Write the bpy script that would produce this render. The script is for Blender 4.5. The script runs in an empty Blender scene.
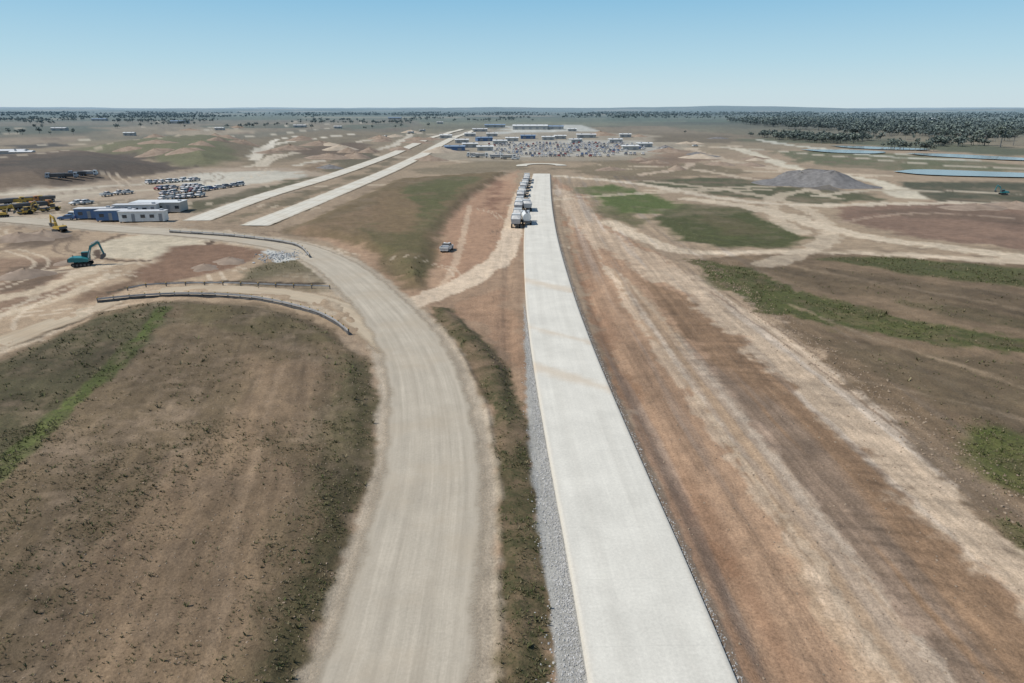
import bpy, bmesh, math, random
import numpy as np
from mathutils import Vector, Matrix
random.seed(7); rng=np.random.default_rng(11)

# ------------------------------------------------------------------ survey
H=30.0; F=683.0
PIT=math.atan((341.5-108)/F); SP,CP=math.sin(PIT),math.cos(PIT)
def G(px,py):
    dx=(px-512)/F; dy=(341.5-py)/F
    t=H/(SP-dy*CP)
    return (t*dx, t*(CP+dy*SP))
def GP(l): return [G(*p) for p in l]

# ------------------------------------------------------------------ noise
def h2(ix,iy,s):
    n=(ix*374761393+iy*668265263+s*1442695041)&0xffffffff
    n=((n^(n>>13))*1274126177)&0xffffffff
    n=n^(n>>16)
    return (n&0xffff)/65535.0
def vn(x,y,s=0):
    fx=np.floor(x);fy=np.floor(y)
    ix=fx.astype(np.int64);iy=fy.astype(np.int64)
    u=x-fx;v=y-fy
    u=u*u*(3-2*u);v=v*v*(3-2*v)
    a=h2(ix,iy,s);b=h2(ix+1,iy,s);c=h2(ix,iy+1,s);d=h2(ix+1,iy+1,s)
    return ((a*(1-u)+b*u)*(1-v)+(c*(1-u)+d*u)*v)*2-1
def fbm(x,y,s=0,o=4,g=0.5):
    r=0;a=1;t=0
    for i in range(o):
        r=r+a*vn(x*2**i+17.3*i,y*2**i-9.1*i,s+i*13);t+=a;a*=g
    return r/t*1.6
def ss(a,b,x):
    t=np.clip((x-a)/(b-a),0,1); return t*t*(3-2*t)
def sdf(P,x,y):
    d=np.full(x.shape,1e18);ins=np.zeros(x.shape,bool)
    n=len(P)
    for i in range(n):
        ax,ay=P[i];bx,by=P[(i+1)%n]
        ex,ey=bx-ax,by-ay
        wx=x-ax;wy=y-ay
        t=np.clip((wx*ex+wy*ey)/(ex*ex+ey*ey+1e-9),0,1)
        d=np.minimum(d,(wx-ex*t)**2+(wy-ey*t)**2)
        if abs(by-ay)>1e-9:
            c=((ay>y)!=(by>y))&(x<(bx-ax)*(y-ay)/(by-ay)+ax)
            ins^=c
    d=np.sqrt(d)
    return np.where(ins,-d,d)
def catmull(P,n=8):
    P=[np.array(p,float) for p in P]
    P=[2*P[0]-P[1]]+P+[2*P[-1]-P[-2]]
    out=[]
    for i in range(1,len(P)-2):
        p0,p1,p2,p3=P[i-1:i+3]
        for k in range(n):
            t=k/n
            out.append(0.5*((2*p1)+(-p0+p2)*t+(2*p0-5*p1+4*p2-p3)*t*t+(-p0+3*p1-3*p2+p3)*t**3))
    out.append(P[-2]); return np.array(out)
def plc(P,x,y):
    """signed lateral distance (right +), arc length"""
    best=np.full(x.shape,1e18);D=np.zeros(x.shape);S=np.zeros(x.shape);s0=0
    for i in range(len(P)-1):
        ax,ay=P[i];bx,by=P[i+1];ex,ey=bx-ax,by-ay;L=math.hypot(ex,ey)
        if L<1e-6: continue
        wx=x-ax;wy=y-ay
        t=np.clip((wx*ex+wy*ey)/(L*L),0,1)
        d2=(wx-ex*t)**2+(wy-ey*t)**2
        m=d2<best
        sg=np.where(wx*ey-wy*ex>0,1,-1)
        best=np.where(m,d2,best);D=np.where(m,sg*np.sqrt(d2),D);S=np.where(m,s0+t*L,S)
        s0+=L
    return D,S

KEXP=1.20
def A(r,g,b):
    o=[];l=(r+g+b)/3
    for c in (r,g*1.0,b*.98):
        c=c*.99+l*.01
        c/=255; c=c/12.92 if c<=.04045 else ((c+.055)/1.055)**2.4
        o.append(min(c/KEXP,.8))
    return np.array(o)

# ------------------------------------------------------------------ layout
MAIN=catmull([(8.6,8),(8.35,28),(8.05,40),(7.6,52),(7.0,70),(6.55,90),(6.4,115),(6.9,160),(8.4,210),(10.6,262),(14.2,335)],5)
HAUL=catmull([(-7.2,10)]+GP([(394,683),(412,595),(426,520),(432,465),(430,412),(420,365),(400,328),(372,296),(338,267),(296,248),(245,239),(185,233),(120,229),(40,222),(-60,214)]),5)
BRAN=catmull(GP([(398,350),(350,313),(305,297),(250,290),(190,289),(130,296),(70,317),(0,343),(-90,380)]),4)
LF=GP([(-250,420),(0,360),(95,313),(140,303),(190,301),(255,305),(310,318),(345,336),(368,358),(381,385),(384,415),(374,470),(352,560),(330,625),(306,700),(285,800),(-300,800)])
EMB=GP([(283,232),(330,210),(395,180),(450,176),(510,172),(475,198),(448,225),(438,262),(428,288),(403,288),(378,256),(330,239)])
STR=GP([(428,306),(452,308),(482,336),(512,372),(532,430),(546,520),(558,700),(566,800),(492,800),(486,690),(494,560),(490,420),(468,362),(440,330)])
MOUND=GP([(765,181),(790,173),(850,176),(868,187),(830,190)])
OLH=GP([(60,152),(140,141),(240,138),(270,150),(235,165),(180,167),(120,156)])
BRH=GP([(-200,165),(0,160),(60,153),(130,156),(185,168),(110,182),(40,193),(-200,205)])

def height(x,y,micro=True):
    x=np.atleast_1d(np.asarray(x,float));y=np.atleast_1d(np.asarray(y,float))
    r=np.hypot(x,y)
    z=ss(3500,9000,r)*(12+42*fbm(x/2600,y/2600,5,4)) 
    z=np.where(z<-5,-5,z)
    z+=ss(260,700,r)*1.2*fbm(x/170,y/170,3,3)
    near=r<900
    def bank(P,h,w):
        m=near if w<12 else (r<1500)
        if not m.any(): return
        q=np.zeros_like(x); q[m]=h*ss(0,w,-sdf(P,x[m],y[m])); z[:]=z+q
    bank(LF,0.6,3.5);bank(EMB,1.2,5);bank(STR,.55,2.0);bank(MOUND,3.5,12);bank(OLH,6,40);bank(BRH,5,35)
    m=r<260
    if m.any():
        xm,ym=x[m],y[m]
        d,s=plc(MAIN,xm,ym)
        f=ss(190,120,ym)
        q=f*(-0.35*np.exp(-((d-6.6)/1.1)**2)+0.75*ss(9,24,d))+0.25*f*(-np.exp(-((d+7.2)/1.0)**2))
        if micro:
            dh,_=plc(HAUL,xm,ym)
            k=ss(5,7,np.abs(d))*ss(5.0,6.5,np.abs(dh))
            q+=k*(0.06*fbm(xm/0.9,ym/0.9,21,3)+0.14*fbm(xm/5,ym/5,25,3))
            q+=.14*np.exp(-((dh-5.7-.3*vn(s*.1,s*0,4))/.3)**2)*ss(120,90,ym)
        z[m]+=q
    return z
def hz(x,y): return float(height(x,y,False)[0])

# paint table: (kind, pts, colour, veg, extra)
L=[]
def poly(pts,c,veg=0.0,a=1.0,w=None): L.append(('p',GP(pts),A(*c),veg,a,w))
def strk(pts,width,c,veg=0.0,a=1.0,w=None): L.append(('s',catmull(GP(pts),4),A(*c),veg,a,w,width))
def pw(P,c,veg=0.0,a=1.0,w=None): L.append(('p',P,A(*c),veg,a,w))
rt=random.Random(5)
def tracks(reg,n,wd,lx,ly,al=.5,light=.6):
    P=np.array(GP(reg));x0,y0=P.min(0);x1,y1=P.max(0);c=0
    while c<n:
        p=np.array([rt.uniform(x0,x1),rt.uniform(y0,y1)])
        if sdf(P,p[:1],p[1:])[0]>0: continue
        a=rt.uniform(0,6.28);pts=[p];ln=rt.uniform(lx,ly);tr=rt.uniform(-.35,.35)
        for k in range(5):
            a+=tr+rt.uniform(-.15,.15);pts.append(pts[-1]+np.array([math.cos(a),math.sin(a)])*ln/5)
        col=(206,188,165) if rt.random()<light else (122,103,86)
        q=catmull(pts,2);t=np.gradient(q,axis=0);t/=np.hypot(*t.T)[:,None];nn=np.stack([t[:,1],-t[:,0]],1)
        if wd>1.1: L.append(('s',q,A(*col),0,al,None,wd*3))
        else:
            for s in(-1,1): L.append(('s',q+nn*s*wd*1.7,A(*col),0,al,.12,wd))
        c+=1

# ---- distance bands, left
poly([(-300,122),(420,120),(420,133),(200,139),(-300,150)],(118,109,91),.35)
poly([(-200,129),(120,125),(160,131),(-200,138)],(96,96,80),.5)
poly([(90,127),(330,122),(400,125),(250,133),(110,137)],(134,121,101),.2)
poly([(-100,140),(100,136),(60,147),(-100,152)],(142,126,106),.1)
poly([(200,126),(300,124),(310,127),(210,130)],(92,92,74),.6)
poly([(330,126),(400,123),(410,127),(340,130)],(98,98,80),.6)
poly([(0,147),(60,143),(80,147),(20,151)],(88,79,69),.3)
poly([(160,132),(230,129),(260,133),(190,137)],(160,144,122),.1)
for a,b,c,d_ in ((0,142,120,138),(60,133,260,129),(150,129,380,122),(230,137,330,128),(-20,148,60,144),(100,150,240,135),(0,125,180,122)):
    strk([(a,b),((a+c)/2,(b+d_)/2+1.2),(c,d_)],7,(190,178,158),0,.9)
tracks([(0,127),(400,122),(420,130),(300,150),(0,155)],14,3,120,500,.5,.7)
pw(OLH,(110,106,77),.6)
pw(BRH,(99,85,72),.3)
poly([(0,157),(70,153),(120,158),(60,163),(0,166)],(118,101,85),.2)
poly([(20,170),(90,165),(150,168),(90,178),(20,182)],(88,78,67),.3,.8)
poly([(230,140),(330,130),(400,133),(330,150),(262,166),(235,166)],(126,112,90),.3)
strk([(255,160),(262,150),(285,143),(330,137),(360,134)],9,(208,197,179))
strk([(262,166),(275,155),(330,150),(372,140),(420,133)],7,(196,182,162))
strk([(300,165),(345,155),(395,145),(412,134)],7,(196,184,166))
strk([(270,148),(276,140),(300,136)],6,(210,200,184))
strk([(180,172),(235,168),(262,163),(300,150)],5,(190,176,156))
strk([(0,168),(60,160),(110,150),(160,146),(230,138)],4,(176,160,139),0,.8)
poly([(300,150),(360,143),(372,150),(330,160)],(112,94,76),.3)
poly([(330,160),(370,152),(385,158),(345,172),(310,172)],(108,98,77),.5)
poly([(280,172),(320,162),(340,166),(300,176)],(132,112,90),.2)
# ---- depot apron
poly([(-200,196),(60,187),(150,176),(200,168),(300,168),(335,176),(280,196),(190,222),(140,234),(-200,228)],(168,150,130),.05)
poly([(170,180),(215,172),(305,171),(285,181),(215,190),(180,188)],(194,186,171))
poly([(0,192),(90,185),(110,196),(30,204),(0,204)],(180,165,146))
poly([(40,210),(95,200),(150,198),(120,212),(60,220)],(144,129,110),.3)
poly([(0,186),(40,182),(60,187),(0,194)],(126,108,90),.2)
strk([(-60,200),(60,190),(150,183),(190,178)],6,(200,188,169))
strk([(-60,215),(40,200),(100,192),(150,190)],4,(192,178,157))
poly([(160,206),(230,196),(280,180),(330,176),(260,196),(195,214)],(97,91,69),.7)
poly([(225,218),(300,195),(375,168),(395,158),(380,172),(310,198),(240,222)],(122,109,87),.4)
tracks([(0,196),(150,180),(300,170),(200,220),(0,222)],12,1.0,30,110)
# ---- earthworks left
poly([(-200,226),(0,226),(140,232),(300,243),(340,270),(372,300),(345,330),(190,300),(95,312),(0,358),(-200,410)],(175,152,127),.02)
poly([(-50,262),(30,256),(80,262),(70,290),(10,312),(-50,320)],(145,120,99),.05)
poly([(5,268),(48,263),(60,276),(30,290),(5,288)],(108,90,74),.0,.85)
poly([(60,300),(120,283),(150,270),(135,290),(90,308)],(125,102,82),.1)
strk([(-40,305),(40,290),(90,270),(130,262),(190,258),(225,247)],4.5,(198,178,153))
strk([(-40,285),(40,272),(100,262)],2.2,(202,182,157))
strk([(-40,325),(40,305),(90,286),(110,275)],2.5,(198,178,153))
strk([(215,247),(260,246),(300,262),(325,285),(350,308)],3.5,(190,170,146))
tracks([(0,228),(200,236),(320,262),(345,290),(250,288),(100,295),(0,320)],24,.7,18,60,.65)
poly([(100,246),(128,236),(175,232),(206,238),(196,247),(150,257),(104,257)],(204,189,165))
strk([(96,250),(104,259),(150,260),(200,250),(214,240)],1.5,(102,84,69))
strk([(92,246),(125,234),(175,229),(214,234)],1.3,(116,98,80))
poly([(182,248),(228,244),(262,252),(245,266),(205,278),(140,287),(152,268)],(135,107,87),.1)
poly([(236,272),(268,262),(305,254),(322,272),(318,289),(240,289)],(112,102,79),.6)
poly([(262,251),(280,247),(300,252),(296,260),(276,262)],(196,194,188),0,1,.4)
strk([(330,283),(280,284),(215,282),(150,284),(110,292)],1.8,(84,72,58),.3)
poly([(0,236),(60,232),(75,240),(30,247),(0,246)],(112,95,79),.2)
strk([(0,352),(60,328),(110,303),(180,294),(260,298),(330,314)],2.0,(198,180,157),0,.8)
# ---- embankment centre
poly([(300,232),(520,170),(522,300),(470,310),(405,300),(370,262)],(168,139,114),.05)
pw(EMB,(115,98,72),.6)
poly([(395,192),(455,178),(482,180),(452,205),(425,235),(395,225)],(94,93,58),.8,.9)
poly([(360,232),(400,222),(430,240),(428,280),(405,280)],(100,92,62),.8,.9)
poly([(380,196),(400,190),(415,215),(400,240),(380,225)],(132,110,83),.4,.8)
poly([(410,176),(430,165),(520,158),(524,168),(470,174)],(136,121,98),.2)
poly([(478,192),(518,172),(521,235),(505,262),(470,288),(436,284),(442,250),(460,205)],(167,134,109),.1)
poly([(490,182),(505,178),(512,190),(495,215),(480,205)],(128,95,76),.1,.75)
strk([(490,268),(480,300),(500,340),(524,380)],1.6,(190,164,139),0,.6)
strk([(519,230),(514,280),(520,330)],2.0,(192,166,140))
strk([(470,205),(462,240),(452,270),(440,290)],1.5,(196,170,145),0,.8)
tracks([(445,262),(500,215),(520,215),(524,330),(470,300)],8,.4,10,30)
# ---- between haul and main
poly([(416,300),(500,262),(521,240),(532,370),(548,480),(575,700),(590,800),(470,800),(478,690),(486,560),(482,400),(455,345)],(156,130,107),.1)
pw(STR,(95,85,61),.95)
poly([(452,305),(500,290),(519,330),(525,370),(500,345)],(164,133,108),.05)
strk([(531,178),(522,195),(511,235),(500,258),(470,279),(438,294),(400,308)],5.4,(210,188,164),0,1,.5)
# ---- left field
pw(LF,(111,95,74),.6)
poly([(-200,440),(0,368),(100,318),(170,304),(170,325),(130,365),(60,420),(0,478),(-200,620)],(88,81,59),.8)
strk([(165,312),(120,365),(60,420),(0,478),(-60,540)],2.2,(88,98,49),.95,.85)
poly([(255,360),(300,372),(298,410),(262,480),(235,560),(215,690),(200,800),(60,800),(95,690),(160,540),(215,430)],(145,122,98),.35,.75,4)
poly([(340,350),(372,370),(380,400),(370,465),(335,590),(310,683),(270,800),(255,683),(300,560),(330,440)],(90,84,58),.85,.75,2)
poly([(180,304),(260,308),(330,335),(345,350),(250,340),(185,325)],(104,93,67),.65,.8)
strk([(280,372),(262,440),(238,530),(205,690)],.9,(166,142,117),.1,.4,.5)
strk([(262,372),(235,440),(195,530),(140,690)],.7,(164,140,115),.1,.35,.5)
# ---- right side cut
poly([(553,178),(575,250),(600,330),(640,450),(690,560),(742,700),(770,800),(1400,800),(1300,780),(1024,560),(860,420),(780,345),(690,280),(610,225),(585,195)],(166,136,111),.05)
poly([(557,190),(566,235),(590,300),(655,440),(740,600),(800,720),(850,800),(770,800),(740,690),(690,560),(640,450),(600,340),(575,260)],(153,121,96),.05,.9)
poly([(600,262),(640,290),(720,385),(830,520),(960,683),(1040,800),(900,800),(860,700),(790,560),(700,410),(640,330)],(175,151,126),.03,.75)
poly([(640,282),(690,300),(770,360),(860,440),(960,545),(1080,660),(1200,800),(1040,800),(960,700),(850,545),(740,405),(680,330)],(142,115,91),.03,.97,.8)
strk([(560,190),(585,222),(625,252),(690,290),(760,340),(830,400),(910,470),(1000,555),(1120,670)],7.2,(190,168,145),.0,1,1.6)
strk([(575,200),(600,235),(650,268)],8,(190,166,142),.0,.9,1.2)
strk([(556,185),(590,240),(625,300),(672,372),(740,470),(830,600),(900,700)],1.0,(194,171,148),0,.7,.6)
strk([(600,262),(640,310),(700,400),(790,530),(880,660),(960,790)],.7,(200,179,156),0,.6,.4)
strk([(620,275),(665,325),(740,420),(850,560),(960,700)],.6,(198,177,154),0,.5,.4)
for o_ in (0,1,2,3):
    strk([(700+o_*9,293+o_*2),(800+o_*14,368+o_*4),(905+o_*20,455+o_*6),(1030+o_*28,570+o_*10)],.35,(122,100,82) if o_%2 else (210,189,166),0,.6,.15)
# ---- right fields
poly([(690,262),(760,256),(900,256),(1024,268),(1400,300),(1400,900),(1200,720),(1035,560),(920,450),(855,392),(790,335),(735,300)],(122,103,82),.4)
poly([(760,272),(860,275),(1024,300),(1200,325),(1200,345),(1024,325),(880,305),(800,292)],(108,92,72),.5,.9)
poly([(690,262),(745,270),(805,296),(900,322),(1024,343),(1300,390),(1300,420),(1024,360),(930,350),(835,332),(765,318),(715,290)],(84,86,48),.95,1)
poly([(815,262),(900,258),(1024,272),(1300,300),(1300,318),(1024,292),(900,278)],(85,85,51),.9,1)
poly([(880,300),(1024,322),(1200,350),(1200,362),(1024,335),(900,312)],(100,88,65),.6)
poly([(820,345),(1024,368),(1300,430),(1300,600),(1100,500),(960,420),(870,380)],(106,91,71),.55)
poly([(885,405),(960,455),(1024,515),(1110,600),(1000,540),(900,450)],(134,114,93),.3)
poly([(955,428),(1000,432),(1100,490),(1200,560),(1060,520),(985,486)],(88,96,46),.98,1,2.5)
poly([(1000,530),(1024,538),(1120,600),(1040,575)],(90,95,51),.9,.8)
strk([(790,310),(860,338),(960,372),(1100,420)],1.2,(150,130,107),.1,.6,.8)
strk([(840,385),(920,400),(1024,425),(1150,460)],.8,(150,130,107),.1,.5,.6)
strk([(760,262),(850,282),(950,300),(1100,330)],1.2,(150,130,107),.1,.5,.8)
strk([(610,222),(650,243),(700,255),(800,253),(900,257),(1024,266),(1200,280)],5.5,(198,179,156))
# ---- upper right
poly([(556,172),(600,165),(760,150),(1024,150),(1400,160),(1400,270),(1024,262),(800,252),(690,252),(620,222)],(159,139,116),.1)
poly([(580,188),(612,184),(650,193),(688,206),(662,214),(615,214),(596,202)],(94,104,56),.9,1)
poly([(600,212),(640,212),(655,232),(625,228)],(98,94,62),.75,.85)
poly([(650,218),(690,205),(745,209),(815,240),(790,250),(715,250),(668,240)],(82,83,49),.9,1)
poly([(700,215),(740,218),(770,235),(720,238)],(100,89,62),.7,.6)
poly([(625,183),(700,176),(780,182),(850,192),(900,200),(820,204),(735,197)],(88,86,61),.75)
poly([(560,168),(610,160),(700,163),(760,172),(690,178),(610,180)],(128,113,90),.4)
poly([(825,206),(960,200),(1024,209),(1300,225),(1300,270),(1024,252),(930,241),(860,224)],(132,107,90),.15)
poly([(870,212),(960,206),(1024,214),(1024,222),(930,220)],(114,94,78),.2,.8)
poly([(880,180),(1024,183),(1300,190),(1300,206),(1024,205),(935,201)],(81,79,60),.6)
poly([(770,150),(880,152),(1024,166),(1300,176),(1300,184),(1024,172),(890,170),(800,163)],(102,101,73),.6)
poly([(700,140),(830,143),(1024,158),(1300,170),(1300,162),(1024,148),(850,136),(720,134)],(94,94,70),.7)
tracks([(560,168),(760,152),(1024,168),(1024,200),(700,200),(590,190)],10,1.6,60,200,.6,.8)
strk([(840,222),(900,214),(960,214),(1024,220),(1100,228)],2.5,(178,155,134),0,.6)
strk([(690,199),(755,208),(850,234),(950,250),(1040,262),(1200,280)],7.5,(200,182,159))
strk([(560,176),(640,184),(720,198),(800,205),(960,203),(1100,208)],6.5,(198,182,161))
strk([(735,148),(765,158),(800,170),(870,180),(912,198)],10,(204,192,171))
strk([(660,140),(720,158),(800,174)],8,(184,165,143))
strk([(760,140),(830,150),(900,158),(1100,166)],10,(194,189,174))
strk([(800,146),(900,154),(1000,158),(1100,163)],5,(184,178,161))
strk([(700,146),(780,151),(830,156),(950,166),(1100,172)],6,(182,170,150))
strk([(820,196),(880,190),(1024,194),(1100,197)],4.5,(184,170,149))
strk([(680,150),(690,165),(640,175)],6,(184,164,143))
strk([(590,150),(660,150),(740,146)],9,(184,166,144))
strk([(600,165),(680,168),(760,180),(830,186)],5.5,(186,168,146))
poly([(640,150),(690,150),(720,160),(660,168),(630,162)],(136,114,94),.1)
pw(MOUND,(110,103,96),0)
# ---- compound
poly([(425,160),(440,132),(520,126),(700,133),(690,152),(640,160),(520,162)],(156,143,124),.05)
poly([(478,157),(482,141),(640,140),(662,150),(630,156)],(176,169,157),0)
poly([(560,128),(660,126),(760,138),(700,142)],(130,115,94),.3)
poly([(640,134),(720,136),(740,143),(660,143)],(116,102,82),.3)
poly([(505,126),(580,125),(600,131),(500,133)],(190,187,178),0)
poly([(600,120),(820,124),(1100,140),(1400,150),(1400,125),(1000,116),(620,115)],(86,94,74),.6)
FA=np.array(G(735,280));FB=np.array(G(1024,351));FD=(FB-FA)/np.linalg.norm(FB-FA)
def shade(x,y):
    n=len(x);r=np.hypot(x,y)
    wl=[1.2,5,20,80,320]
    WF=[fbm(x/w,y/w,40+i*3,3,.6) for i,w in enumerate(wl)]
    col=np.empty((n,3))
    stops=[(0,A(162,140,118)),(500,A(150,132,109)),(900,A(124,114,92)),(1700,A(94,96,77)),(6000,A(74,88,72)),(40000,A(74,88,72))]
    rs=[s[0] for s in stops]
    for k in range(3): col[:,k]=np.interp(r,rs,[s[1][k] for s in stops])
    f=ss(700,1600,r)[:,None]; nz=fbm(x/420,y/150,9,4)
    col*= (1+f*.5*nz[:,None])
    pt=ss(.4,.7,fbm(x/500,y/260,19,3))[:,None]*f*.6
    col=col*(1-pt)+A(160,146,124)*pt
    veg=np.full(n,.15)+.4*ss(900,2000,r)
    for it in L:
        P=np.array(it[1]);c=it[2];vg=it[3];a=it[4];w=it[5]
        rm=np.median(np.hypot(P[:,0],P[:,1]))
        if it[0]=='s':
            if w is None: w=min(.006*rm,it[6]*.22)+.1
        elif w is None: w=.016*min(rm,700)
        mg=w*3+(it[6] if it[0]=='s' else 0)
        m=(x>P[:,0].min()-mg)&(x<P[:,0].max()+mg)&(y>P[:,1].min()-mg)&(y<P[:,1].max()+mg)
        idx=np.nonzero(m)[0]
        if len(idx)==0: continue
        xi,yi=x[idx],y[idx]
        if it[0]=='p': d=sdf(P,xi,yi)
        else: d=np.abs(plc(P,xi,yi)[0])-it[6]/2
        k=int(np.argmin([abs(math.log(q/(5*w))) for q in wl]))
        d=d+w*1.1*WF[k][idx]+(w*.6*WF[k-1][idx] if k>0 else 0)
        mk=a*ss(w*.55,-w*.55,d)
        if vg>.5: mk=mk*np.clip(.92+.45*WF[k][idx]+.3*WF[max(k-1,0)][idx],.3,1)
        col[idx]=col[idx]*(1-mk[:,None])+c*mk[:,None]
        veg[idx]=veg[idx]*(1-mk)+vg*mk
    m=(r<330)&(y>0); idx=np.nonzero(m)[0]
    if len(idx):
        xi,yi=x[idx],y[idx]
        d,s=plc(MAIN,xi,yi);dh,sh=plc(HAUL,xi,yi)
        q=(ss(4,6,d)*ss(48,36,d))*(1-veg[idx])
        st=fbm(d*1.1,s*.03,61,4,.7)+.6*fbm(d*3.2,s*.05,64,3,.8)
        mul=1+q*.22*st
        gy=q[:,None]*.35*ss(.1,.6,fbm(d*.5,s*.02,66,3))[:,None]
        lum=col[idx].mean(1)[:,None]
        col[idx]=col[idx]*(1-gy)+lum*np.array([1.12,1.0,.86])*gy*1.05
        # dozer cleat lines across the cut batter
        bt=ss(14.5,17,d+.8*vn(s*.1,d*0,6))*ss(30,27,d)*ss(150,110,s)
        ph=s*3.3+1.1*d+2.2*vn(d*.18,s*.12,5)
        mul*=1+bt*(-.24*np.maximum(0,np.sin(ph))**2*ss(-.5,.5,vn(d*.3,s*.12,8))+.06*np.sin(s*1.1+d*.25+2*vn(s*.1,d*.1,12)))
        # furrows following the terraces of the right-hand fields
        pf=(xi-FA[0])*(-FD[1])+(yi-FA[1])*FD[0];af=(xi-FA[0])*FD[0]+(yi-FA[1])*FD[1]
        rf=ss(33,38,d)*ss(200,150,yi)
        mul*=1+rf*(.16*fbm(pf*.55,af*.03,141,4,.7)+.08*WF[1][idx])
        q2=ss(-4,-6,d)*ss(-14,-10,d)*(1-veg[idx]); mul*=1+.16*q2*fbm(d*1.6,s*.05,68,4,.7)
        lf=ss(0,3,-sdf(LF,xi,yi))
        mul*=1+lf*(.22*fbm(xi*.9+.20*yi,yi*.06,70,4,.75)+.10*WF[1][idx]+.1*WF[2][idx])
        col[idx]*=mul[:,None]
        eg=lf*ss(8.5,6.2,-dh+1.2*vn(sh*.2,dh*.2,93))*.65
        col[idx]=col[idx]*(1-eg[:,None])+A(82,75,50)*eg[:,None];veg[idx]=np.maximum(veg[idx],eg)
        red=ss(5,6,d)*ss(9.5,7.5,d)*ss(-.2,.5,vn(s*.08,d*.4,77))*ss(190,150,s)
        col[idx]=col[idx]*(1-.4*red[:,None])+A(124,90,69)*.4*red[:,None]
        wdt=4.3+1.35*ss(100,35,s)
        gl=ss(-wdt-.5-.35*vn(s*.8,d*0,81),-wdt,d)*ss(-3.6,-4.0,d)*ss(110,75,s)
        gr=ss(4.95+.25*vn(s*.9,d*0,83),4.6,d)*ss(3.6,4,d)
        col[idx]=col[idx]*(1-gl[:,None])+A(174,171,165)*gl[:,None]
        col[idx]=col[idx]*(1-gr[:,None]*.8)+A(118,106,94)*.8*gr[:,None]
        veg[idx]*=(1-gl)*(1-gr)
        wv=.35*vn(sh*.15,dh*.1,90)+.3*vn(sh*.9,dh*.5,91)+.2*WF[0][idx]
        hm=np.where(dh>0,ss(6.1,4.9,dh+wv),ss(5.6,4.8,-dh+wv))*.95
        mc_=A(183,168,149)[None]*(1+.12*fbm(dh*1.5,sh*.05,95,3,.7))[:,None]
        col[idx]=col[idx]*(1-hm[:,None])+mc_*hm[:,None]; veg[idx]*=(1-hm)
    v=1+.12*WF[2]+.09*WF[1]+.06*WF[3]
    col*=v[:,None]
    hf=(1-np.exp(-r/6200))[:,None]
    col=col*(1-hf)+A(148,168,182)*hf  # distance haze painted into the ground colour, stronger farther from the origin
    return np.clip(col,.01,.8),np.clip(veg,0,1)

# ------------------------------------------------------------------ node helpers
def newmat(name):
    m=bpy.data.materials.new(name);m.use_nodes=True;nt=m.node_tree
    b=nt.nodes['Principled BSDF'];b.inputs['Roughness'].default_value=.9
    b.inputs['Specular IOR Level'].default_value=.12
    return m,nt,b
def N(nt,t,**k):
    n=nt.nodes.new(t)
    for a,v in k.items(): setattr(n,a,v)
    return n
def noise(nt,vec,scale,detail=4,rough=.55):
    n=N(nt,'ShaderNodeTexNoise');n.inputs['Scale'].default_value=scale;n.inputs['Detail'].default_value=detail
    n.inputs['Roughness'].default_value=rough
    if vec is not None: nt.links.new(vec,n.inputs['Vector'])
    return n.outputs['Fac']
def mr(nt,v,a,b,c,d,smooth=False):
    n=N(nt,'ShaderNodeMapRange')
    if smooth:n.interpolation_type='SMOOTHSTEP'
    for i,q in enumerate((a,b,c,d)):
        if isinstance(q,(int,float)): n.inputs[i+1].default_value=q
        else: nt.links.new(q,n.inputs[i+1])
    nt.links.new(v,n.inputs[0]);return n.outputs[0]
def mth(nt,op,a,b=None):
    n=N(nt,'ShaderNodeMath',operation=op)
    for i,q in enumerate((a,b)):
        if q is None: continue
        if isinstance(q,(int,float)): n.inputs[i].default_value=q
        else: nt.links.new(q,n.inputs[i])
    return n.outputs[0]
def mix(nt,f,a,b,bt='MIX'):
    n=N(nt,'ShaderNodeMix',data_type='RGBA',blend_type=bt)
    for s,q in ((n.inputs[0],f),(n.inputs[6],a),(n.inputs[7],b)):
        if isinstance(q,(int,float)): s.default_value=q
        elif isinstance(q,(tuple,list,np.ndarray)): s.default_value=(*[float(c) for c in q[:3]],1)
        else: nt.links.new(q,s)
    return n.outputs[2]
def scl(nt,col,f):
    n=N(nt,'ShaderNodeVectorMath',operation='SCALE');nt.links.new(col,n.inputs[0]);nt.links.new(f,n.inputs['Scale']);return n.outputs[0]
def bump(nt,b,h,st,dist):
    n=N(nt,'ShaderNodeBump');n.inputs['Strength'].default_value=st;n.inputs['Distance'].default_value=dist
    nt.links.new(h,n.inputs['Height']);nt.links.new(n.outputs[0],b.inputs['Normal'])

def mat_ground():
    m,nt,b=newmat('ground_earth')
    at=N(nt,'ShaderNodeAttribute',attribute_name='Col')
    pos=N(nt,'ShaderNodeNewGeometry').outputs['Position']
    n1=noise(nt,pos,.5,5,.65);n2=noise(nt,pos,5,4,.75)
    br=mth(nt,'MULTIPLY',mr(nt,n1,.3,.7,.82,1.18),mr(nt,n2,.3,.7,.70,1.30))
    c=scl(nt,at.outputs['Color'],br)
    w1=noise(nt,pos,1.7,5,.75)
    th=mr(nt,at.outputs['Alpha'],0,1,.80,.47)
    th2=mth(nt,'ADD',th,.08)
    f=mr(nt,w1,th,th2,0,.68,True)
    c=mix(nt,f,c,(.058,.060,.027))
    c=mix(nt,mr(nt,n2,.66,.76,0,.4,True),c,(.42,.36,.29))
    c=mix(nt,mr(nt,n2,.36,.28,0,.45,True),c,(.09,.072,.052))
    nt.links.new(c,b.inputs['Base Color'])
    bump(nt,b,mth(nt,'ADD',n2,mth(nt,'MULTIPLY',w1,.8)),.75,.12)
    return m
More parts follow.
